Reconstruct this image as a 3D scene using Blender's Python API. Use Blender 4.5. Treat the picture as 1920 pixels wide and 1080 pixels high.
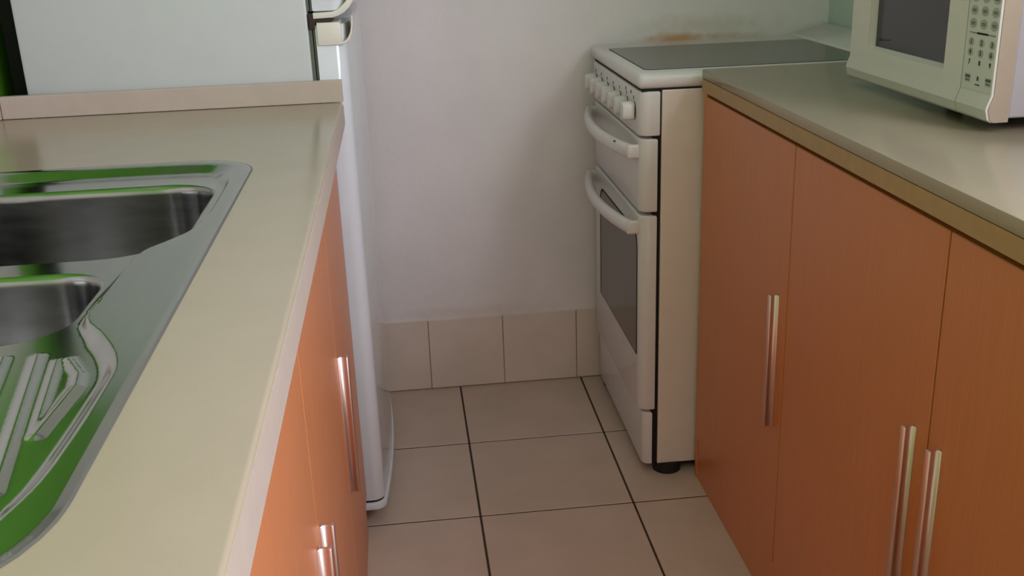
import bpy, bmesh, math, random
from mathutils import Vector, Matrix
from mathutils.geometry import delaunay_2d_cdt

for o in list(bpy.data.objects):
    bpy.data.objects.remove(o, do_unlink=True)
S = bpy.context.scene
C = S.collection
random.seed(4)

# ------------------------------------------------------------------ camera
F_PX, PITCH, ROLL, YAW = 1958.66, 19.5632, -2.0886, 5.6916
CAM = Vector((0.63308, -2.60267, 1.20567))
pi_, ro_, ya_ = map(math.radians, (PITCH, ROLL, YAW))
fw = Vector((math.sin(ya_) * math.cos(pi_), math.cos(ya_) * math.cos(pi_), -math.sin(pi_)))
r0 = Vector((math.cos(ya_), -math.sin(ya_), 0))
u0 = r0.cross(fw)
rr = math.cos(ro_) * r0 + math.sin(ro_) * u0
uu = -math.sin(ro_) * r0 + math.cos(ro_) * u0
cd = bpy.data.cameras.new('camera')
cd.sensor_width = 36.0
cd.lens = F_PX / 1920 * 36.0
cd.clip_start = 0.02
cam = bpy.data.objects.new('camera', cd)
C.objects.link(cam)
cam.matrix_world = Matrix(((rr.x, uu.x, -fw.x, CAM.x), (rr.y, uu.y, -fw.y, CAM.y), (rr.z, uu.z, -fw.z, CAM.z), (0, 0, 0, 1)))
S.camera = cam

# ------------------------------------------------------------------ light
W = bpy.data.worlds.new('world')
S.world = W
W.use_nodes = True
bg = W.node_tree.nodes['Background']
bg.inputs[0].default_value = (1.0, 0.87, 0.82, 1)
bg.inputs[1].default_value = 0.80

def area(name, loc, rot, sx, sy, power, col):
    l = bpy.data.lights.new(name, 'AREA')
    l.shape = 'RECTANGLE'; l.size = sx; l.size_y = sy; l.energy = power; l.color = col
    o = bpy.data.objects.new(name, l); C.objects.link(o)
    o.location = loc; o.rotation_euler = rot
    return o
# daylight arriving at the window over the right-hand worktop
area('window_daylight', (1.86, -2.50, 1.70), (0, math.radians(90), 0), 1.0, 1.6, 58, (0.82, 0.86, 1.0))

S.view_settings.view_transform = 'Standard'
S.view_settings.look = 'None'
S.view_settings.gamma = 1
S.view_settings.use_curve_mapping = False
S.view_settings.exposure = 0.22

# ------------------------------------------------------------------ materials
def lin(c):
    return tuple(((v / 255) / 12.92 if v / 255 <= 0.04045 else ((v / 255 + 0.055) / 1.055) ** 2.4) for v in c) + (1,)

def mat(name, rgb, rough=0.5, metal=0.0, var=0.04, scale=(30, 30, 30), bump=0.0, bscale=200, coat=0.0, spec=0.5, rvar=0.0):
    m = bpy.data.materials.new(name)
    m.use_nodes = True
    nt = m.node_tree; N = nt.nodes; L = nt.links
    b = N['Principled BSDF']
    b.inputs['Roughness'].default_value = rough
    b.inputs['Metallic'].default_value = metal
    b.inputs['Specular IOR Level'].default_value = spec
    b.inputs['Coat Weight'].default_value = coat
    b.inputs['Coat Roughness'].default_value = 0.1
    geo = N.new('ShaderNodeNewGeometry')
    mp = N.new('ShaderNodeMapping'); mp.inputs['Scale'].default_value = scale
    L.new(geo.outputs['Position'], mp.inputs['Vector'])
    nz = N.new('ShaderNodeTexNoise'); nz.inputs['Scale'].default_value = 1.0; nz.inputs['Detail'].default_value = 4
    L.new(mp.outputs[0], nz.inputs['Vector'])
    rp = N.new('ShaderNodeValToRGB')
    c = lin(rgb)
    rp.color_ramp.elements[0].position = 0.3; rp.color_ramp.elements[1].position = 0.7
    rp.color_ramp.elements[0].color = tuple(max(0, v * (1 - var)) for v in c[:3]) + (1,)
    rp.color_ramp.elements[1].color = tuple(min(1, v * (1 + var)) for v in c[:3]) + (1,)
    L.new(nz.outputs['Fac'], rp.inputs['Fac'])
    L.new(rp.outputs['Color'], b.inputs['Base Color'])
    if rvar:
        mr = N.new('ShaderNodeMapRange')
        mr.inputs['To Min'].default_value = rough - rvar; mr.inputs['To Max'].default_value = rough + rvar
        L.new(nz.outputs['Fac'], mr.inputs['Value']); L.new(mr.outputs[0], b.inputs['Roughness'])
    if bump:
        n2 = N.new('ShaderNodeTexNoise'); n2.inputs['Scale'].default_value = bscale; n2.inputs['Detail'].default_value = 5
        L.new(geo.outputs['Position'], n2.inputs['Vector'])
        bp = N.new('ShaderNodeBump'); bp.inputs['Strength'].default_value = bump; bp.inputs['Distance'].default_value = 0.002
        L.new(n2.outputs['Fac'], bp.inputs['Height']); L.new(bp.outputs[0], b.inputs['Normal'])
    return m

M = {}
M['wall'] = mat('painted_plaster', (234, 225, 222), 0.75, var=0.03, scale=(6, 6, 6), bump=0.35, bscale=60)
M['green'] = mat('lime_green_paint', (94, 162, 36), 0.6, var=0.03, bump=0.2, bscale=80)
M['mint'] = mat('pale_mint_wall', (196, 207, 199), 0.6, var=0.03, bump=0.2, bscale=80)  # even pale mint tone over the right wall
M['ceiling'] = mat('ceiling_paint', (225, 224, 220), 0.8)
M['ftile'] = mat('floor_tile_ceramic', (204, 180, 162), 0.36, var=0.05, scale=(9, 9, 9), bump=0.05, bscale=150)
M['wtile'] = mat('skirting_tile_ceramic', (224, 206, 191), 0.3, var=0.04, scale=(10, 10, 10))
M['grout'] = mat('dark_grout', (62, 46, 36), 0.9, var=0.3, scale=(90, 90, 90))
M['wgrout'] = mat('beige_grout', (150, 132, 112), 0.9, var=0.2, scale=(90, 90, 90))
M['stile'] = mat('splashback_cream', (205, 200, 190), 0.25)
M['wood'] = mat('beech_laminate', (206, 126, 80), 0.36, var=0.06, scale=(320, 320, 7), bump=0.05, bscale=300)
M['carcass'] = mat('cabinet_board', (150, 96, 60), 0.6, var=0.05)
M['top'] = mat('cream_laminate', (164, 147, 126), 0.20, var=0.025, scale=(14, 14, 14), bump=0.03, bscale=400)
M['edge'] = mat('cream_edge_band', (186, 168, 154), 0.4, var=0.03)
M['tan'] = mat('tan_edge_board', (176, 140, 98), 0.5, var=0.06, scale=(3, 60, 60))
M['chrome'] = mat('satin_chrome', (226, 196, 186), 0.42, metal=1.0, var=0.02)
M['steel'] = mat('stainless_steel', (168, 168, 165), 0.13, metal=1.0, var=0.05, scale=(40, 6, 20), rvar=0.04)
M['bowl'] = mat('brushed_bowl_steel', (160, 159, 156), 0.18, metal=1.0, var=0.10, scale=(20, 20, 90), rvar=0.05)
M['enamel'] = mat('white_enamel', (222, 216, 213), 0.22, var=0.015, coat=0.2)
M['cream_enamel'] = mat('cream_side_enamel', (230, 216, 204), 0.35, var=0.02)
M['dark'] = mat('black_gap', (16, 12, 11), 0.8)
M['glass'] = mat('ceramic_glass', (72, 72, 66), 0.2, var=0.05, scale=(12, 12, 12), spec=0.6)
M['oglass'] = mat('oven_glass', (70, 66, 60), 0.12, var=0.04, spec=0.6)
M['print'] = mat('dark_print', (45, 48, 50), 0.6)
M['keyprint'] = mat('grey_print', (86, 90, 90), 0.6)
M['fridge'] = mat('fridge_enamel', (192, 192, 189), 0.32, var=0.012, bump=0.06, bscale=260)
M['fdoor'] = mat('fridge_door_enamel', (220, 221, 224), 0.09, var=0.012)
M['gasket'] = mat('olive_gasket', (92, 96, 82), 0.6, var=0.15, scale=(80, 80, 10))
M['cream_plastic'] = mat('cream_plastic', (226, 217, 205), 0.25, var=0.03)
M['rust'] = mat('rusty_bracket', (52, 36, 32), 0.7, var=0.4, scale=(200, 200, 200))
M['mwplastic'] = mat('microwave_plastic', (216, 208, 203), 0.4, var=0.015)
M['mwside'] = mat('shaded_side_plastic', (172, 150, 132), 0.45, var=0.02)  # beige side strip, colour darkened where little light reaches it
M['mwbody'] = mat('microwave_metal', (176, 164, 168), 0.4, var=0.02)
M['mwglass'] = mat('microwave_glass', (52, 55, 62), 0.15, var=0.06, spec=0.6)
M['panelprint'] = mat('panel_foil', (214, 212, 208), 0.4, var=0.01)
M['key'] = mat('key_grey', (166, 172, 166), 0.5)
M['rubber'] = mat('black_rubber', (22, 20, 19), 0.7)
M['frame'] = mat('window_frame_white', (220, 220, 216), 0.4)
M['sealant'] = mat('grey_sealant', (96, 90, 86), 0.6)

# greasy orange stain and scuffs on the back wall behind the stove
def wall_stain(m):
    nt = m.node_tree; N = nt.nodes; L = nt.links
    b = N['Principled BSDF']; src = b.inputs['Base Color'].links[0].from_socket
    geo = N.new('ShaderNodeNewGeometry')
    prev = src
    for (cx, cz, sx, sz, col, k) in ((1.325, 0.905, 0.085, 0.016, (214, 150, 92), 0.85), (1.46, 0.905, 0.10, 0.010, (200, 152, 100), 0.45),
                                     (1.40, 0.935, 0.2, 0.03, (196, 178, 146), 0.35), (0.78, 0.215, 0.22, 0.022, (206, 184, 166), 0.3)):
        mp = N.new('ShaderNodeMapping'); mp.vector_type = 'TEXTURE'
        mp.inputs['Location'].default_value = (cx, 0, cz); mp.inputs['Scale'].default_value = (sx, 1, sz)
        L.new(geo.outputs['Position'], mp.inputs['Vector'])
        ns = N.new('ShaderNodeTexNoise'); ns.inputs['Scale'].default_value = 40
        L.new(geo.outputs['Position'], ns.inputs['Vector'])
        ln = N.new('ShaderNodeVectorMath'); ln.operation = 'LENGTH'; L.new(mp.outputs[0], ln.inputs[0])
        ad = N.new('ShaderNodeMath'); ad.operation = 'MULTIPLY_ADD'; ad.inputs[1].default_value = 1.2; L.new(ns.outputs['Fac'], ad.inputs[0]); L.new(ln.outputs['Value'], ad.inputs[2])
        mr = N.new('ShaderNodeMapRange'); mr.inputs['From Min'].default_value = 1.75; mr.inputs['From Max'].default_value = 0.8
        mr.inputs['To Max'].default_value = k
        L.new(ad.outputs[0], mr.inputs['Value'])
        mx = N.new('ShaderNodeMixRGB'); mx.inputs['Color2'].default_value = lin(col)
        L.new(mr.outputs[0], mx.inputs['Fac']); L.new(prev, mx.inputs['Color1']); prev = mx.outputs[0]
    L.new(prev, b.inputs['Base Color'])
wall_stain(M['wall'])

# ------------------------------------------------------------------ mesh helpers
def finish(bm, smooth=None):
    bmesh.ops.recalc_face_normals(bm, faces=bm.faces)
    if smooth is not None:
        for f in bm.faces: f.smooth = True
        for e in bm.edges:
            if len(e.link_faces) == 2 and e.calc_face_angle(0) > math.radians(smooth): e.smooth = False
            elif len(e.link_faces) != 2: e.smooth = False
    return bm

def box(bm, x0, x1, y0, y1, z0, z1, bev=0.0, seg=2):
    x0, x1 = sorted((x0, x1)); y0, y1 = sorted((y0, y1)); z0, z1 = sorted((z0, z1))
    t = bmesh.new()
    bmesh.ops.create_cube(t, size=1)
    for v in t.verts:
        v.co = Vector(((x0 + x1) / 2 + v.co.x * (x1 - x0), (y0 + y1) / 2 + v.co.y * (y1 - y0), (z0 + z1) / 2 + v.co.z * (z1 - z0)))
    if bev: bmesh.ops.bevel(t, geom=t.edges[:], offset=bev, segments=seg, affect='EDGES', profile=0.5)
    merge(bm, t)
    return bm

def merge(bm, t):
    me = bpy.data.meshes.new('tmp'); t.to_mesh(me); t.free(); bm.from_mesh(me); bpy.data.meshes.remove(me)

def prism(bm, pts, axis, a0, a1, bev=0.0, seg=2):
    """closed 2-D outline pushed along an axis; pts are the two other coordinates in x,y,z order"""
    t = bmesh.new()
    def co(p, a): return {'x': (a, p[0], p[1]), 'y': (p[0], a, p[1]), 'z': (p[0], p[1], a)}[axis]
    A = [t.verts.new(co(p, a0)) for p in pts]; B = [t.verts.new(co(p, a1)) for p in pts]
    n = len(pts)
    fa = t.faces.new(A); fb = t.faces.new(B[::-1])
    for i in range(n): t.faces.new((A[i], A[(i + 1) % n], B[(i + 1) % n], B[i]))
    bmesh.ops.recalc_face_normals(t, faces=t.faces)
    if bev:
        ed = list({e for f in (fa, fb) for e in f.edges})
        bmesh.ops.bevel(t, geom=ed, offset=bev, segments=seg, affect='EDGES', profile=0.5)
    merge(bm, t)
    return bm

def tube(bm, path, rx, rz=None, n=14, up=Vector((0, 0, 1))):
    """swept ellipse; rx sideways, rz along up; radii may be lists"""
    P = [Vector(p) for p in path]; rings = []
    for i, p in enumerate(P):
        d = (P[min(i + 1, len(P) - 1)] - P[max(i - 1, 0)]).normalized()
        s = d.cross(up).normalized(); w = s.cross(d)
        a = rx[i] if isinstance(rx, list) else rx
        b = a if rz is None else (rz[i] if isinstance(rz, list) else rz)
        rings.append([bm.verts.new(p + s * a * math.cos(2 * math.pi * k / n) + w * b * math.sin(2 * math.pi * k / n)) for k in range(n)])
    for A, B in zip(rings, rings[1:]):
        for k in range(n): bm.faces.new((A[k], A[(k + 1) % n], B[(k + 1) % n], B[k]))
    bm.faces.new(rings[0][::-1]); bm.faces.new(rings[-1])
    return bm

def cyl(bm, c, axis, r, h, n=20, r2=None, bev=0.0):
    r2 = r if r2 is None else r2
    t = bmesh.new()
    bmesh.ops.create_cone(t, cap_ends=True, segments=n, radius1=r, radius2=r2, depth=h)
    if bev:
        bmesh.ops.bevel(t, geom=[e for e in t.edges if abs(e.verts[0].co.z - e.verts[1].co.z) < 1e-6], offset=bev, segments=2, affect='EDGES')
    R = {'z': Matrix(), 'x': Matrix.Rotation(math.pi / 2, 4, 'Y'), 'y': Matrix.Rotation(math.pi / 2, 4, 'X')}[axis]
    bmesh.ops.transform(t, matrix=Matrix.Translation(c) @ R, verts=t.verts)
    merge(bm, t)
    return bm

def obj(name, bm, m, parent=None, smooth=None, loc=None):
    finish(bm, smooth)
    me = bpy.data.meshes.new(name); bm.to_mesh(me); bm.free()
    me.materials.append(M[m] if isinstance(m, str) else m)
    return link(name, me, parent, loc)

def link(name, me, parent=None, loc=None):
    o = bpy.data.objects.new(name, me); C.objects.link(o)
    if parent:
        o.parent = parent
        w = Vector((0, 0, 0)); p = parent
        while p: w += p.location; p = p.parent
        o.location = (Vector(loc) if loc else Vector((0, 0, 0))) - w
    elif loc: o.location = loc
    return o

def thing(name, loc, label, cat, group=None):
    o = bpy.data.objects.new(name, None); C.objects.link(o)
    o.location = loc; o.empty_display_size = 0.1
    return tag(o, label, cat, group)

def tag(o, label, cat, group=None):
    o['label'] = label; o['category'] = cat
    if group: o['group'] = group
    return o

def struct(o, label=None):
    o['kind'] = 'structure'
    if label: o['label'] = label
    return o

B = bmesh.new
def bx(*a, **k): return box(B(), *a, **k)

# ------------------------------------------------------------------ the room
XL, XR, YB, YF, ZC = -0.09, 1.72, 0.006, -4.6, 2.45
wall_back = struct(obj('wall_back', bx(XL - 0.1, XR + 0.1, YB, YB + 0.1, -0.02, ZC), 'wall'), 'white painted plaster end wall with an orange grease stain')
wall_left = struct(obj('wall_left', bx(XL - 0.1, XL, YF, YB, -0.02, ZC), 'green'), 'lime green painted wall behind the sink worktop')
obj('splashback', bx(XL, XL + 0.008, -2.75, -0.70, 0.945, 1.32), 'stile', wall_left)
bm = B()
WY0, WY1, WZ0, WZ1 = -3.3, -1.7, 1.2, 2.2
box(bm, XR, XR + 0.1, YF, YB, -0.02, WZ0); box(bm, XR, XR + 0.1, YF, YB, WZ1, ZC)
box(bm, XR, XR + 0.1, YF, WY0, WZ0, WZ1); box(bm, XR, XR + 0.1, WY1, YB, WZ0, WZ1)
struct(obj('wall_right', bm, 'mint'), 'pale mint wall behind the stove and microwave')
bm = B()
for a in ((WY0, WY1, WZ0, WZ0 + 0.05), (WY0, WY1, WZ1 - 0.05, WZ1), (WY0, WY0 + 0.05, WZ0 + 0.05, WZ1 - 0.05), (WY1 - 0.05, WY1, WZ0 + 0.05, WZ1 - 0.05), (-2.52, -2.48, WZ0 + 0.05, WZ1 - 0.05)):
    box(bm, XR + 0.03, XR + 0.08, *a)
struct(obj('window_1', bm, 'frame'), 'white framed window above the microwave worktop')
struct(obj('ceiling', bx(XL - 0.1, XR + 0.1, YF, YB + 0.1, ZC, ZC + 0.1), 'ceiling'))

# floor: grout bed with single tiles on it
floor = struct(obj('floor', bx(XL - 0.1, XR + 0.1, YF, YB + 0.1, -0.06, -0.0014), 'grout'), 'floor of large beige ceramic tiles with dark grout')
T = 1 / 3; GX, GY = 0.7415, -0.3262; G = 0.0022
xs = [XL] + [GX + T * k for k in range(-2, 3)] + [XR]
xs = sorted(x for x in xs if XL <= x <= XR)
ys = [YB] + [GY - T * k for k in range(0, 12)]
tile_mesh = {}
for i in range(len(xs) - 1):
    for j in range(len(ys) - 1):
        w = xs[i + 1] - xs[i]; h = ys[j] - ys[j + 1]
        key = (round(w, 3), round(h, 3))
        if key not in tile_mesh:
            b = bx(-w / 2 + G, w / 2 - G, -h / 2 + G, h / 2 - G, -0.007, 0, bev=0.0012, seg=1)
            finish(b); me = bpy.data.meshes.new('floor_tile'); b.to_mesh(me); b.free(); me.materials.append(M['ftile']); tile_mesh[key] = me
        link('floor_tile', tile_mesh[key], floor, ((xs[i] + xs[i + 1]) / 2, (ys[j] + ys[j + 1]) / 2, random.uniform(-0.0003, 0)))

# skirting of square wall tiles
sk = struct(obj('baseboard_back', bx(XL, XR, 0.002, YB, 0.0, 0.197), 'wgrout'), 'low skirting row of square cream tiles')
A0 = 0.6638
edges = [XL] + [A0 + 0.2 * k for k in range(-3, 6) if XL + 0.02 < A0 + 0.2 * k < XR - 0.02] + [XR]
smesh = {}
for a, b in zip(edges, edges[1:]):
    w = round(b - a, 4)
    if w not in smesh:
        t = bx(-w / 2 + 0.0011, w / 2 - 0.0011, -0.004, 0.004, 0.002, 0.1995, bev=0.001, seg=1)
        finish(t); me = bpy.data.meshes.new('skirting_tile'); t.to_mesh(me); t.free(); me.materials.append(M['wtile']); smesh[w] = me
    link('skirting_tile', smesh[w], sk, ((a + b) / 2, 0.004 + random.uniform(-0.0004, 0.0004), 0.001))

# ------------------------------------------------------------------ base cabinets
def handle_bm(xd, s, y, z0, z1):
    """bar handle with an I-shaped section; s = +1 when the door faces +x"""
    sec = [(0.000, -0.0048), (0.0022, -0.0048), (0.0032, -0.0020), (0.0105, -0.0018), (0.0118, -0.0042), (0.0145, -0.0050), (0.0162, -0.0038),
           (0.0170, 0.0), (0.0162, 0.0038), (0.0145, 0.0050), (0.0118, 0.0042), (0.0105, 0.0018), (0.0032, 0.0020), (0.0022, 0.0048), (0.000, 0.0048)]
    return prism(B(), [(xd + s * a, y + b) for a, b in sec], 'z', z0, z1, bev=0.0006, seg=1)

def cabinet(xf, xb, y_far, y_near, top, doors, hz, label, group, end_panel=None, s=1):
    """doors: list of (y_far, y_near, handle_y)"""
    yc = (y_far + y_near) / 2
    t = thing('base_cabinet', ((xf + xb) / 2, yc, 0), label, 'cabinet', group)
    xi = xf - s * 0.021
    b = B()
    for (y0, y1) in ((y_far, y_far - 0.016), (y_near, y_near + 0.016)):
        box(b, xi, xb, y0, y1, 0.0, top)
    box(b, xi, xb, y_far - 0.016, y_near + 0.016, 0.105, 0.121)
    box(b, xb, xb + s * 0.008, y_far - 0.016, y_near + 0.016, 0.0, top)
    box(b, xi, xi - s * 0.05, y_far - 0.016, y_near + 0.016, top - 0.018, top)
    obj('body', b, 'carcass', t)
    obj('kickboard', bx(xf - s * 0.004, xi, y_far, y_near, 0.0, 0.098), 'wood', t)
    for (a, c, hy) in doors:
        d = obj('door', bx(xf, xi + s * 0.001, a - 0.0019, c + 0.0019, 0.102, top - 0.0085, bev=0.0012, seg=1), 'wood', t)
        if hy is not None: obj('handle', handle_bm(xf, s, hy, *hz), 'chrome', d, smooth=50)
    if end_panel: obj('end_panel', bx(xf - s * 0.002, xb, end_panel[0], end_panel[1], 0.0, top, bev=0.001, seg=1), 'wood', t)
    return t

LF = 0.508
cabinet(LF, -0.07, -0.702, -1.116, 0.859, [(-0.702, -1.116, -1.089)], (0.334, 0.572),
        'single-door beech cabinet beside the fridge, under the sink worktop', None)
cabinet(LF, -0.07, -1.116, -2.04, 0.859, [(-1.116, -1.577, -1.554), (-1.577, -2.04, -1.601)], (0.325, 0.562),
        'double-door beech cabinet directly under the steel sink', None)
RF = 1.234
cabinet(RF, 1.70, -0.583, -1.068, 0.866, [(-0.583, -1.068, -1.028)], (0.357, 0.599),
        'single-door beech cabinet beside the white stove', None, end_panel=(-0.566, -0.5825), s=-1)
cabinet(RF, 1.70, -1.068, -2.02, 0.866, [(-1.068, -1.541, -1.508), (-1.541, -2.02, -1.571)], (0.357, 0.599),
        'double-door beech cabinet under the microwave worktop', None, s=-1)

# ------------------------------------------------------------------ worktops
wl = thing('worktop', (0.22, -1.7, 0.86), 'cream laminate worktop with a steel sink set into it', 'worktop')
obj('edge_band', bx(0.5285, 0.530, -2.75, -0.689, 0.8605, 0.8955), 'edge', wl)
obj('upstand', bx(-0.062, 0.530, -0.689, -0.675, 0.9005, 0.940, bev=0.0015), 'edge', wl)
obj('upstand', bx(-0.078, -0.063, -2.75, -0.675, 0.9005, 0.940, bev=0.0015), 'edge', wl)

wr = thing('worktop', (1.47, -1.6, 0.866), 'cream laminate worktop carrying the microwave, with a tan edge strip', 'worktop')
XWR = 1.227
obj('slab', bx(XWR, 1.712, -2.75, -0.574, 0.892, 0.910, bev=0.0025), 'top', wr, smooth=40)
obj('edge_strip', bx(XWR + 0.0008, 1.712, -2.75, -0.5745, 0.867, 0.8915), 'tan', wr)

# ------------------------------------------------------------------ sink
def smooth_loop(pts, n=8):
    out = []
    m = len(pts)
    for i in range(m):
        p0, p1, p2, p3 = (Vector(pts[(i + k - 1) % m]) for k in range(4))
        for j in range(n):
            t = j / n
            out.append(0.5 * ((2 * p1) + (p2 - p0) * t + (2 * p0 - 5 * p1 + 4 * p2 - p3) * t * t + (3 * p1 - p0 - 3 * p2 + p3) * t ** 3))
    return out
def resample(pts, step):
    m = len(pts); L = [0]
    for i in range(m): L.append(L[-1] + (pts[(i + 1) % m] - pts[i]).length)
    n = max(8, int(L[-1] / step)); out = []; k = 0
    for i in range(n):
        s = L[-1] * i / n
        while L[k + 1] < s: k += 1
        t = (s - L[k]) / max(1e-9, L[k + 1] - L[k])
        out.append(pts[k].lerp(pts[(k + 1) % m], t))
    return out
def rrect(x0, x1, y0, y1, rs, n=10):
    """corner radii: x1y1, x0y1, x0y0, x1y0"""
    out = []
    for (cx, cy, sx, sy, r, a0) in ((x1, y1, -1, -1, rs[0], 0), (x0, y1, 1, -1, rs[1], 90), (x0, y0, 1, 1, rs[2], 180), (x1, y0, -1, 1, rs[3], 270)):
        for k in range(n + 1):
            a = math.radians(a0 + 90 * k / n)
            out.append(Vector((cx + sx * r + r * math.cos(a), cy + sy * r + r * math.sin(a))))
    return out
def inside(p, poly):
    c = False; n = len(poly); x, y = p[0], p[1]; j = n - 1
    for i in range(n):
        a, b = poly[i], poly[j]
        if (a.y > y) != (b.y > y) and x < (b.x - a.x) * (y - a.y) / (b.y - a.y) + a.x: c = not c
        j = i
    return c
def dseg(p, a, b):
    d = b - a; t = max(0, min(1, (p - a).dot(d) / max(1e-12, d.length_squared)))
    return (p - a - d * t).length
def dpoly(p, poly): return min(dseg(p, poly[i], poly[(i + 1) % len(poly)]) for i in range(len(poly)))

outer = resample(rrect(0.0, 0.429, -2.168, -1.138, (0.075, 0.06, 0.06, 0.11)), 0.008)
bowl1 = resample(rrect(0.035, 0.397, -1.562, -1.238, (0.075, 0.07, 0.07, 0.085)), 0.006)
bowl2 = resample(rrect(0.11, 0.347, -1.787, -1.600, (0.055, 0.05, 0.05, 0.06)), 0.006)
rec = smooth_loop([(.09, -1.152), (.25, -1.153), (.341, -1.156), (.385, -1.166), (.405, -1.190), (.4105, -1.238), (.4115, -1.33), (.4115, -1.413), (.409, -1.45), (.401, -1.50),
                   (.384, -1.535), (.367, -1.565), (.362, -1.61), (.360, -1.68), (.359, -1.738), (.364, -1.762), (.380, -1.787), (.399, -1.824),
                   (.411, -1.862), (.413, -1.90), (.411, -1.995), (.405, -2.05), (.385, -2.105), (.34, -2.135), (.25, -2.14), (.10, -2.14), (.04, -2.125),
                   (.018, -2.07), (.016, -1.9), (.016, -1.6), (.016, -1.35), (.020, -1.20), (.04, -1.16)], 5)
rec = resample(rec, 0.005)
ribs = []     # (a, b, half width, height)
for k in range(8):
    x0 = 0.338 - 0.0262 * k
    ribs.append((Vector((x0, -1.814)), Vector((x0 + 0.040, -2.03)), 0.0031, 0.0027))
ribs += [(Vector((.356, -1.826)), Vector((.3785, -1.958)), 0.0022, 0.0020), (Vector((.364, -1.826)), Vector((.381, -1.858)), 0.0028, 0.0028),
         (Vector((.381, -1.858)), Vector((.385, -1.880)), 0.0031, 0.0029), (Vector((.385, -1.880)), Vector((.380, -1.958)), 0.0033, 0.0029)]
ZF = 0.9026; DEP = 0.0080
def sstep(t): t = max(0, min(1, t)); return t * t * (3 - 2 * t)
def deck_z(p):
    z = ZF
    if inside(p, rec):
        d = dpoly(p, rec)
        far = sstep((p.y + 1.30) / 0.09)                 # wide sloping lip along the far side
        dr = sstep((-1.76 - p.y) / 0.05)                 # wider rounded lip round the drainer
        w = 0.007 + 0.022 * far + 0.008 * dr
        t = max(0, min(1, d / w))
        ramp = (t * t / 0.3 if t < 0.15 else (t - 0.075 if t < 0.85 else 0.85 - (1 - t) ** 2 / 0.3)) / 0.85
        z -= (DEP + 0.0022 * far) * (sstep(t) * (1 - far) + ramp * far)
        if p.y < -1.80:
            h = 0
            for a, b, hw, hh in ribs:
                q = dseg(p, a, b)
                if q < hw * 2.3: h = max(h, hh * sstep(1 - q / (hw * 2.3)))
            z += h
    else:
        d = dpoly(p, outer)
        z -= 0.0016 * sstep(1 - d / 0.004)
    return z
pts = []; edg = []
for loop in (outer, bowl1, bowl2, rec):
    s = len(pts); pts += loop; edg += [(s + i, s + (i + 1) % len(loop)) for i in range(len(loop))]
NB = len(pts)
def grid(x0, x1, y0, y1, st, keep):
    x = x0
    while x < x1:
        y = y0
        while y < y1:
            p = Vector((x + random.uniform(-.02, .02) * st, y + random.uniform(-.02, .02) * st))
            if keep(p): pts.append(p)
            y += st
        x += st
ok = lambda p: inside(p, outer) and not inside(p, bowl1) and not inside(p, bowl2)
grid(0.29, 0.345, -2.10, -1.79, 0.0019, ok)
grid(0.235, 0.29, -2.14, -1.79, 0.004, ok)
grid(0.29, 0.345, -2.16, -2.10, 0.005, ok)
grid(0.345, 0.425, -2.14, -1.72, 0.0021, ok)
grid(0.002, 0.235, -2.16, -1.79, 0.006, ok)
grid(0.002, 0.345, -1.79, -1.20, 0.005, ok)
grid(0.345, 0.427, -1.72, -1.20, 0.0034, ok)
grid(0.002, 0.427, -1.20, -1.14, 0.0042, ok)
vv, ee, ff, _, _, _ = delaunay_2d_cdt([Vector(p) for p in pts], edg, [], 0, 1e-6)
b = B()
vs = [b.verts.new((v.x, v.y, deck_z(Vector((v.x, v.y))))) for v in vv]
for f in ff:
    c = sum((vv[i] for i in f), Vector((0, 0))) / len(f)
    if ok(c): b.faces.new([vs[i] for i in f])
# thin outer lip down to the worktop
lo = [b.verts.new((p.x, p.y, deck_z(p))) for p in outer]; l2 = [b.verts.new((p.x, p.y, 0.9003)) for p in outer]
for i in range(len(outer)):
    n = (i + 1) % len(outer); b.faces.new((lo[i], lo[n], l2[n], l2[i]))
bmesh.ops.remove_doubles(b, verts=b.verts, dist=1e-5)
bmesh.ops.delete(b, geom=[v for v in b.verts if not v.link_faces], context='VERTS')
def inset(loop, d):
    n = len(loop); out = []
    for i in range(n):
        t = (loop[(i + 1) % n] - loop[i - 1]).normalized(); out.append(loop[i] + Vector((-t.y, t.x)) * d)
    return out
# worktop slab with a cut-out that follows the sink rim
def holed_slab(x0, x1, y0, y1, z0, z1, hole, r=0.004):
    P = [Vector((x0, y0)), Vector((x1 - r, y0)), Vector((x1 - r, y1)), Vector((x0, y1))]
    E_ = [(i, (i + 1) % 4) for i in range(4)] + [(4 + i, 4 + (i + 1) % len(hole)) for i in range(len(hole))]
    v2, _, f2, _, _, _ = delaunay_2d_cdt(P + list(hole), E_, [], 0, 1e-6)
    q = B()
    for z in (z1, z0):
        V_ = [q.verts.new((v.x, v.y, z)) for v in v2]
        for f in f2:
            c = sum((v2[i] for i in f), Vector((0, 0))) / len(f)
            if not inside(c, hole): q.faces.new([V_[i] for i in f])
    def strip(pl):
        for i in range(len(pl) - 1):
            (xa, ya, za), (xb_, yb, zb) = pl[i], pl[i + 1]
            q.faces.new([q.verts.new(c) for c in ((xa, y0, za), (xa, y1, za), (xb_, y1, zb), (xb_, y0, zb))])
    arc = [(x1 - r + r * math.sin(math.radians(t)), 0, z1 - r + r * math.cos(math.radians(t))) for t in (0, 22.5, 45, 67.5, 90)]
    strip(arc + [(x1, 0, z0), (x1 - r, 0, z0)])
    strip([(x0, 0, z1), (x0, 0, z0)])
    for y in (y0, y1):
        q.faces.new([q.verts.new(c) for c in [(x0, y, z1)] + [(p[0], y, p[2]) for p in arc] + [(x1, y, z0), (x0, y, z0)]])
    for i in range(len(hole)):
        a_, b_ = hole[i], hole[(i + 1) % len(hole)]
        q.faces.new([q.verts.new(c) for c in ((a_.x, a_.y, z0), (b_.x, b_.y, z0), (b_.x, b_.y, z1), (a_.x, a_.y, z1))])
    bmesh.ops.remove_doubles(q, verts=q.verts, dist=1e-5)
    return q
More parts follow.
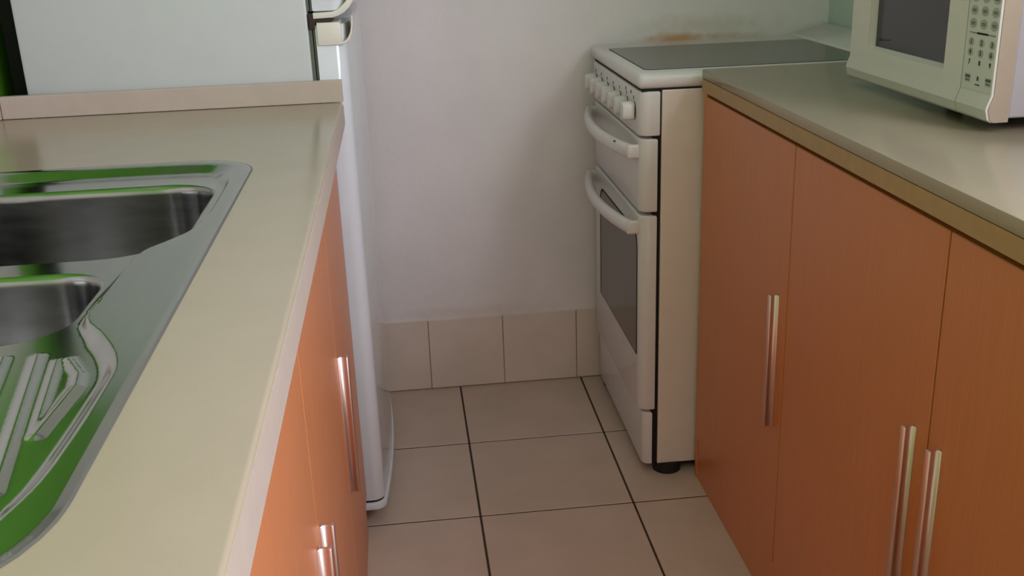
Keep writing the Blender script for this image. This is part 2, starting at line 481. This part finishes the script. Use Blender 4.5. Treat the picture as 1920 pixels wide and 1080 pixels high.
cut = resample(inset(outer, 0.0095), 0.012)
obj('slab', holed_slab(XL + 0.002, 0.5285, -2.75, -0.689, 0.86, 0.90, cut), 'top', wl, smooth=40)
sink = thing('kitchen_sink', (0.21, -1.65, 0.9), 'stainless steel sink with two bowls and a ribbed drainer', 'sink')
obj('drainer_deck', b, 'steel', sink, smooth=60)
bd = B(); lo_ = inset(outer, -0.0022); up_ = inset(outer, 0.001)
A_ = [bd.verts.new((p.x, p.y, 0.9003)) for p in lo_]; D_ = [bd.verts.new((p.x, p.y, 0.9012)) for p in up_]
for i in range(len(outer)): bd.faces.new((A_[i], A_[(i + 1) % len(A_)], D_[(i + 1) % len(A_)], D_[i]))
obj('sealant_bead', bd, 'sealant', sink)
def bowl(loop, depth, name='bowl'):
    b = B(); n = len(loop); rings = []
    cx = sum(p.x for p in loop) / n; cy = sum(p.y for p in loop) / n
    nor = []
    for i in range(n):
        t = (loop[(i + 1) % n] - loop[i - 1]).normalized(); q = Vector((-t.y, t.x))
        if q.dot(Vector((cx, cy)) - loop[i]) < 0: q = -q
        nor.append(q)
    for ins, dz in ((0, 0), (0.0018, -0.0006), (0.0038, -0.0024), (0.0050, -0.0055), (0.0056, -0.012), (0.010, -depth + 0.04), (0.013, -depth + 0.022), (0.020, -depth + 0.009), (0.032, -depth + 0.002), (0.045, -depth)):
        rings.append([b.verts.new((p.x + q.x * ins, p.y + q.y * ins, deck_z(p) + dz)) for p, q in zip(loop, nor)])
    for A, D in zip(rings, rings[1:]):
        for i in range(n): b.faces.new((A[i], A[(i + 1) % n], D[(i + 1) % n], D[i]))
    c = b.verts.new((cx, cy, ZF - DEP - depth - 0.002))
    for i in range(n): b.faces.new((rings[-1][i], rings[-1][(i + 1) % n], c))
    o = obj(name, b, 'bowl', sink, smooth=50)
    obj('waste_strainer', cyl(B(), (cx, cy, ZF - DEP - depth + 0.002), 'z', 0.04, 0.004, 28, 0.036), 'chrome', o)
    return o
bowl(bowl1, 0.165); bowl(bowl2, 0.12)

# ------------------------------------------------------------------ fridge
fr = thing('fridge', (0.22, -0.35, 0), 'white upright fridge freezer with a bowed door and cream handles', 'fridge')
FY0, FY1, FTOP = -0.665, -0.035, 1.47
obj('body', bx(-0.022, 0.479, FY0, FY1, 0.035, FTOP, bev=0.006), 'fridge', fr, smooth=40)
obj('gap_shade_panel', bx(-0.064, -0.0215, -0.60, -0.10, 0.12, 1.42), 'dark', fr)  # black panel added to stand in for shadow behind the fridge
def door_outline(x0, off=0.0, ya=FY0, yb=FY1):
    pts = [(x0, ya - off), ]
    yc = (ya + yb) / 2; hw = (yb - ya) / 2
    arc = []
    for k in range(25):
        y = ya + (yb - ya) * k / 24
        u = (y - yc) / hw
        x = 0.559 - 0.018 * u * u
        e = hw - abs(y - yc)                       # rounded near and far corners
        if e < 0.022: x -= 0.022 - math.sqrt(max(0, 0.022 ** 2 - (0.022 - e) ** 2))
        arc.append((x + off, ya - off + (yb - ya + 2 * off) * k / 24))
    fine = []
    for k in range(9):
        a = math.radians(90 * k / 8)
        y = ya + 0.022 * (1 - math.cos(a)); u = (y - yc) / hw
        fine.append((0.559 - 0.018 * u * u - 0.022 + 0.022 * math.sin(a) + off, y - off * math.cos(a)))
    mid = [p for p in arc if ya + 0.024 < p[1] < yb - 0.024]
    far = [(x, 2 * yc - y) for x, y in fine][::-1]
    return [(x0, ya - off)] + fine + mid + far + [(x0, yb + off)]
d1 = obj('fridge_door', prism(B(), door_outline(0.4905), 'z', 0.062, 1.036, bev=0.004), 'fdoor', fr, smooth=40)
d2 = obj('freezer_door', prism(B(), door_outline(0.4885), 'z', 1.0585, FTOP - 0.002, bev=0.004), 'fdoor', fr, smooth=40)
obj('base_trim', prism(B(), door_outline(0.4905, 0.003), 'z', 0.042, 0.0575, bev=0.002), 'fdoor', fr, smooth=40)
obj('base_gap', prism(B(), door_outline(0.4925, -0.003), 'z', 0.0573, 0.0622), 'dark', fr)
b = B()
box(b, 0.4790, 0.4842, FY0 + 0.004, FY1 - 0.004, 0.06, 1.03); box(b, 0.4868, 0.4906, FY0 + 0.003, FY1 - 0.003, 0.06, 1.03)
box(b, 0.4842, 0.4868, FY0 + 0.010, FY1 - 0.010, 0.06, 1.03)
obj('door_gasket', b, 'gasket', d1)
b = B()
box(b, 0.4790, 0.4826, FY0 + 0.004, FY1 - 0.004, 1.06, FTOP - 0.01); box(b, 0.4850, 0.4890, FY0 + 0.003, FY1 - 0.003, 1.06, FTOP - 0.01)
box(b, 0.4826, 0.4850, FY0 + 0.012, FY1 - 0.010, 1.06, FTOP - 0.01)
obj('door_gasket', b, 'gasket', d2)
b = B()
box(b, 0.480, 0.4915, FY0 - 0.0015, FY0 + 0.05, 1.028, 1.056, bev=0.002); box(b, 0.4905, 0.522, FY0 - 0.001, FY0 + 0.05, 1.040, 1.0475, bev=0.001)
obj('hinge_bracket', b, 'rust', fr)
def ribbon(path, th):
    """thin curved strip outline in the x-z plane from a centre line"""
    P = [Vector(p) for p in path]; L_, R_ = [], []
    for i, p in enumerate(P):
        d = (P[min(i + 1, len(P) - 1)] - P[max(i - 1, 0)]).normalized(); n = Vector((-d.y, d.x))
        t = th[i] if isinstance(th, (list, tuple)) else th
        L_.append(p + n * t / 2); R_.append(p - n * t / 2)
    return [tuple(p) for p in L_ + R_[::-1]]
# lower handle: block on the door edge running into an upturned curved lip
b = B()
prism(b, [(0.4935, 0.9995), (0.531, 0.9995), (0.5355, 1.004), (0.5365, 1.020), (0.5355, 1.036), (0.532, 1.0395), (0.4935, 1.0395)], 'y', FY0 - 0.004, -0.60, bev=0.002)
prism(b, ribbon([(0.531, 1.0015), (0.541, 1.0035), (0.548, 1.009), (0.5535, 1.020), (0.5560, 1.034), (0.5568, 1.050)], [0.004, 0.004, 0.004, 0.0035, 0.003, 0.0025]), 'y', FY0 - 0.004, -0.56, bev=0.0008, seg=1)
obj('handle', b, 'cream_plastic', d1, smooth=40)
b = B()
prism(b, ribbon([(0.489, 1.0515), (0.523, 1.0525), (0.532, 1.055), (0.541, 1.060), (0.551, 1.069), (0.559, 1.080), (0.564, 1.092)], [0.010, 0.010, 0.010, 0.011, 0.011, 0.009, 0.005]), 'y', FY0 - 0.004, -0.56, bev=0.0012, seg=2)
obj('handle', b, 'cream_plastic', d2, smooth=40)
for x in (0.03, 0.44):
    for y in (-0.62, -0.08):
        obj('foot', cyl(B(), (x, y, 0.018), 'z', 0.02, 0.036, 16), 'rubber', fr)

# ------------------------------------------------------------------ stove
st = thing('stove', (1.41, -0.29, 0), 'white freestanding electric stove with seven knobs and two doors', 'stove')
SY0, SY1, SX = -0.545, -0.028, 1.111
obj('body', bx(1.155, 1.700, SY0, SY1, 0.024, 0.868, bev=0.002), 'cream_enamel', st)
obj('front_gap', bx(1.140, 1.1552, SY0 + 0.006, SY1 - 0.006, 0.026, 0.872), 'dark', st)
def front(z0, z1, x0=1.151, xf=SX, r=0.022, bev=0.0035):
    """front panel: rounded vertical corners, softened top and bottom"""
    o = [(x0, SY0)]
    for k in range(8):
        a = math.radians(90 * k / 7); o.append((xf + r - r * math.sin(a), SY0 + r - r * math.cos(a)))
    for k in range(8):
        a = math.radians(90 * k / 7); o.append((xf + r - r * math.cos(a), SY1 - r + r * math.sin(a)))
    o.append((x0, SY1))
    return prism(B(), o, 'z', z0, z1, bev=bev, seg=3)
fas = obj('control_panel', front(0.7755, 0.866, xf=SX - 0.002), 'enamel', st, smooth=40)
gd = obj('grill_door', front(0.6155, 0.7695, x0=1.147), 'enamel', st, smooth=40)
# oven door: front panel with a window opening cut from quads
od = obj('oven_door', front(0.160, 0.6075, x0=1.147), 'enamel', st, smooth=40)
obj('plinth', front(0.024, 0.153, x0=1.142, xf=SX + 0.010, r=0.018, bev=0.003), 'enamel', st, smooth=40)
# oven window: dark glass in a fine recess border, arched top corners
def win(y0, y1, z0, z1, r0, r1):
    o = []
    for (cy, cz, sy, sz, r, a0) in ((y1, z1, -1, -1, r1, 0), (y0, z1, 1, -1, r1, 90), (y0, z0, 1, 1, r0, 180), (y1, z0, -1, 1, r0, 270)):
        for k in range(7):
            a = math.radians(a0 + 15 * k); o.append((cy + sy * r + r * math.cos(a), cz + sz * r + r * math.sin(a)))
    return o
wo = obj('window_surround', prism(B(), win(-0.524, -0.110, 0.287, 0.5685, 0.004, 0.035), 'x', SX - 0.0008, SX + 0.004), 'dark', od)
obj('window_glass', prism(B(), win(-0.5215, -0.124, 0.290, 0.566, 0.003, 0.034), 'x', SX - 0.0014, SX + 0.004), 'oglass', od)
# bowed bar handles
def bow(zc, y0=-0.524, y1=-0.050, out=0.031, tk=0.010):
    path = []; n = 22
    for k in range(n + 1):
        t = k / n; y = y0 + (y1 - y0) * t
        path.append((SX - 0.014 - out * math.sin(math.pi * t) ** 0.8 + 0.0, y, zc))
    b = tube(B(), path, 0.0105, 0.0155, 18)
    for y in (y0, y1):
        box(b, SX - 0.024, SX + 0.004, y - 0.006, y + 0.006, zc - 0.0150, zc + 0.0150, bev=0.005)
    return b
h1 = obj('handle', bow(0.742), 'enamel', gd, smooth=50)
h2 = obj('handle', bow(0.580), 'enamel', od, smooth=50)
obj('crack', prism(B(), [(-0.468, 0.7535), (-0.462, 0.7548), (-0.456, 0.7525), (-0.457, 0.7512), (-0.462, 0.7535), (-0.467, 0.7522)], 'x', SX - 0.0385, SX - 0.028), 'print', h1)
# knobs
def knob_bm(y, z):
    b = B(); n = 28; rings = []
    for x, k in ((SX - 0.004, 1.0), (SX - 0.012, 1.0), (SX - 0.024, 0.90), (SX - 0.0275, 0.84), (SX - 0.0290, 0.70)):
        ring = []
        for i in range(n):
            a = 2 * math.pi * i / n; ca, sa = math.cos(a), math.sin(a)
            ring.append(b.verts.new((x, y + 0.0165 * k * math.copysign(abs(ca) ** 0.75, ca), z + 0.0195 * (0.5 + 0.5 * k) * math.copysign(abs(sa) ** 0.6, sa))))
        rings.append(ring)
    for A, D in zip(rings, rings[1:]):
        for i in range(n): b.faces.new((A[i], A[(i + 1) % n], D[(i + 1) % n], D[i]))
    b.faces.new(rings[0]); b.faces.new(rings[-1])
    return b
for k in range(7):
    y = -0.492 + k * (0.492 - 0.075) / 6
    kn = obj('knob', knob_bm(y, 0.8215), 'enamel', fas, smooth=40)
    obj('knob_ring', cyl(B(), (SX - 0.0030, y, 0.8215), 'x', 0.0188, 0.003, 28), 'print', kn)
    obj('knob_mark', bx(SX - 0.0030, SX - 0.0015, y - 0.0008, y + 0.0008, 0.8445, 0.8515), 'print', kn)
for y in (-0.415, -0.465):
    obj('indicator', bx(SX - 0.0030, SX - 0.0015, y - 0.0022, y + 0.0022, 0.852, 0.859, bev=0.0006, seg=1), 'print', fas)
# cooktop: rounded white frame, dark ceramic plate, raised rear ledge
tf = obj('cooktop_frame', box(B(), SX - 0.006, 1.702, SY0 - 0.003, SY1 + 0.012, 0.8705, 0.9025, bev=0.013, seg=4), 'enamel', st, smooth=50)
obj('frame_shadow_gap', bx(SX + 0.004, 1.69, SY0 + 0.004, SY1 - 0.004, 0.8655, 0.8712), 'dark', st)
def plate(z0, z1, g):
    o = []
    x0, x1, y0, y1, r = 1.131 - g, 1.612 + g, -0.500 - g, -0.118 + g, 0.018
    for (cx, cy, sx, sy, a0) in ((x1, y1, -1, -1, 0), (x0, y1, 1, -1, 90), (x0, y0, 1, 1, 180), (x1, y0, -1, 1, 270)):
        for k in range(6):
            a = math.radians(a0 + 18 * k); o.append((cx + sx * r + r * math.cos(a), cy + sy * r + r * math.sin(a)))
    return prism(B(), o, 'z', z0, z1)
obj('plate_seal', plate(0.900, 0.9029, 0.0018), 'dark', st)
obj('ceramic_plate', plate(0.900, 0.9034, 0), 'glass', st)
obj('rear_ledge', prism(B(), [(1.618, 0.900), (1.622, 0.9065), (1.640, 0.911), (1.702, 0.926), (1.716, 0.926), (1.716, 0.900)], 'y', SY0, -0.008, bev=0.002), 'enamel', st, smooth=40)
for (x, y) in ((1.182, SY0 + 0.022), (1.16, SY1 - 0.03), (1.65, SY0 + 0.03), (1.65, SY1 - 0.03)):
    obj('foot', cyl(B(), (x, y, 0.0125), 'z', 0.032, 0.025, 20), 'rubber', st)

obj('under_shadow_box', bx(1.17, 1.69, SY0 + 0.012, SY1 - 0.012, 0.012, 0.0245), 'rubber', st)  # black box added as the dark shadow under the stove

# ------------------------------------------------------------------ microwave
mw = thing('microwave', (1.55, -1.07, 0.91), 'white microwave oven with a dark window and grey number keypad', 'microwave')
MY0, MY1, MX, MZ0, MZ1 = -1.293, -0.842, 1.410, 0.924, 1.195
obj('body', bx(1.4385, 1.706, MY0 + 0.003, MY1 - 0.003, MZ0 + 0.004, MZ1 - 0.004, bev=0.003), 'mwbody', mw)
prof = [(1.437, MZ0), (1.413, MZ0), (1.4075, MZ0 + 0.004), (1.404, MZ0 + 0.017), (1.405, MZ0 + 0.022), (MX, MZ0 + 0.036), (MX, MZ1 - 0.012), (MX + 0.004, MZ1 - 0.003), (MX + 0.012, MZ1), (1.437, MZ1)]
DY = -1.2135
def door_frame(y0, y1, wy0, wy1, wz0, wz1):
    """door slab with the front profile and a bevelled window opening"""
    b = B()
    def px(z):
        for (xa, za), (xb_, zb) in zip(prof[1:], prof[2:]):
            if za <= z <= zb and zb > za: return xa + (xb_ - xa) * (z - za) / (zb - za)
        return MX
    prism(b, prof, 'y', wy1 + 0.004, y1)
    prism(b, prof, 'y', y0, wy0 - 0.004)
    low = [p for p in prof if p[1] <= MZ0 + 0.037] ; low = [(1.437, MZ0)] + low[1:] + [(MX, wz0 - 0.007), (MX + 0.0006, wz0 - 0.0052), (MX + 0.0115, wz0), (1.437, wz0)]
    prism(b, low, 'y', wy0 - 0.0041, wy1 + 0.0041)
    hi = [(1.437, wz1), (MX + 0.006, wz1), (MX, wz1 + 0.004)] + prof[6:]
    prism(b, hi, 'y', wy0 - 0.0041, wy1 + 0.0041)
    for ya, yb in ((wy1, wy1 + 0.0045), (wy0, wy0 - 0.0045)):
        prism(b, [(MX + 0.0115, ya), (MX, yb), (1.437, yb), (1.437, ya)], 'z', wz0 - 0.008, wz1 + 0.004)
    return b
md = obj('door', door_frame(DY + 0.0008, MY1, -1.158, -0.914, 0.983, 1.150), 'mwplastic', mw, smooth=25)
obj('window', bx(MX + 0.0112, 1.436, -1.1582, -0.9138, 0.982, 1.1505), 'mwglass', md)
obj('window_wedge', prism(B(), [(-0.926, 0.9925), (-0.926, 0.9975), (-0.945, 0.9965), (-0.968, 0.9985), (-0.966, 0.9970)], 'x', MX + 0.0108, MX + 0.0116), 'print', md)  # thin dark wedge low on the glass
pan = obj('control_panel', prism(B(), prof, 'y', MY0, DY - 0.0008, bev=0.0006, seg=1), 'mwplastic', mw, smooth=25)
obj('panel_side', prism(B(), [(x + 0.0035 if x < 1.43 else x, z) for x, z in prof], 'y', MY0 - 0.0012, MY0 + 0.0005), 'mwside', mw)
obj('panel_foil', bx(MX - 0.0005, MX + 0.001, -1.2895, -1.2165, 0.9615, 1.186), 'panelprint', pan)
KX = MX - 0.0008
cols = (-1.2305, -1.2565, -1.2825)
def disc(y, z, ry, rz, name, m, par):
    return obj(name, prism(B(), [(y + ry * math.cos(2 * math.pi * k / 20), z + rz * math.sin(2 * math.pi * k / 20)) for k in range(20)], 'x', KX, MX + 0.0006), m, par)
def text(s, y, z, size, par):
    cu = bpy.data.curves.new('digit', 'FONT'); cu.body = s; cu.size = size; cu.align_x = 'CENTER'; cu.align_y = 'CENTER'; cu.extrude = 0.0002; cu.offset = 0.00012
    o = bpy.data.objects.new('digit', cu); C.objects.link(o)
    bpy.context.view_layer.update()
    me = bpy.data.meshes.new_from_object(o.evaluated_get(bpy.context.evaluated_depsgraph_get()))
    bpy.data.objects.remove(o)
    # front faces -x: text right -> -y, text up -> +z
    me.transform(Matrix(((0, 0, -1, KX - 0.0002), (-1, 0, 0, y), (0, 1, 0, z), (0, 0, 0, 1))))
    me.materials.clear(); me.materials.append(M['print'])
    return link('digit', me, par)
def bar(y, z, w, h, par, name='printed_line'):
    return obj(name, bx(KX - 0.0003, MX, y - w / 2, y + w / 2, z - h / 2, z + h / 2), 'keyprint' if name == 'key_print' else 'print', par)
for z in (1.0660, 1.0490, 1.0830):
    for y in cols:
        k = disc(y, z, 0.0088, 0.0066, 'key', 'key', pan)
        bar(y, z + 0.0011, 0.0100, 0.0012, k, 'key_print'); bar(y, z - 0.0011, 0.0085, 0.0012, k, 'key_print')
bar(-1.2565, 1.0367, 0.064, 0.0007, pan); bar(-1.2565, 1.0367, 0.027, 0.0026, pan)
for i in range(9):
    y = cols[i % 3]; z = (1.0245, 1.0110, 0.9978)[i // 3]
    par = disc(y, z, 0.0068, 0.0056, 'key', 'key', pan) if i < 6 else pan
    text(str(i + 1), y, z, 0.0092, par)
for y, n in ((cols[0], 2), (cols[2], 2)):
    k = obj('key', bx(KX, MX + 0.0006, y - 0.0072, y + 0.0072, 0.9705, 0.9815, bev=0.0003, seg=1), 'key', pan)
    bar(y, 0.9785, 0.0125, 0.0034, k, 'key_print'); bar(y, 0.9735, 0.009, 0.0014, k, 'key_print')
text('0', cols[1], 0.9775, 0.0085, pan)
bar(cols[1], 0.9695, 0.0105, 0.0014, pan)
bar(-1.2535, 0.9560, 0.066, 0.0009, pan, 'panel_seam')
obj('display', bx(KX, MX + 0.0006, -1.286, -1.220, 1.130, 1.165), 'mwglass', pan)
for (x, y) in ((1.58, MY0 + 0.05), (1.58, MY1 - 0.05), (1.68, MY0 + 0.05), (1.68, MY1 - 0.05)):
    obj('foot', cyl(B(), (x, y, 0.919), 'z', 0.014, 0.018, 16), 'rubber', mw)
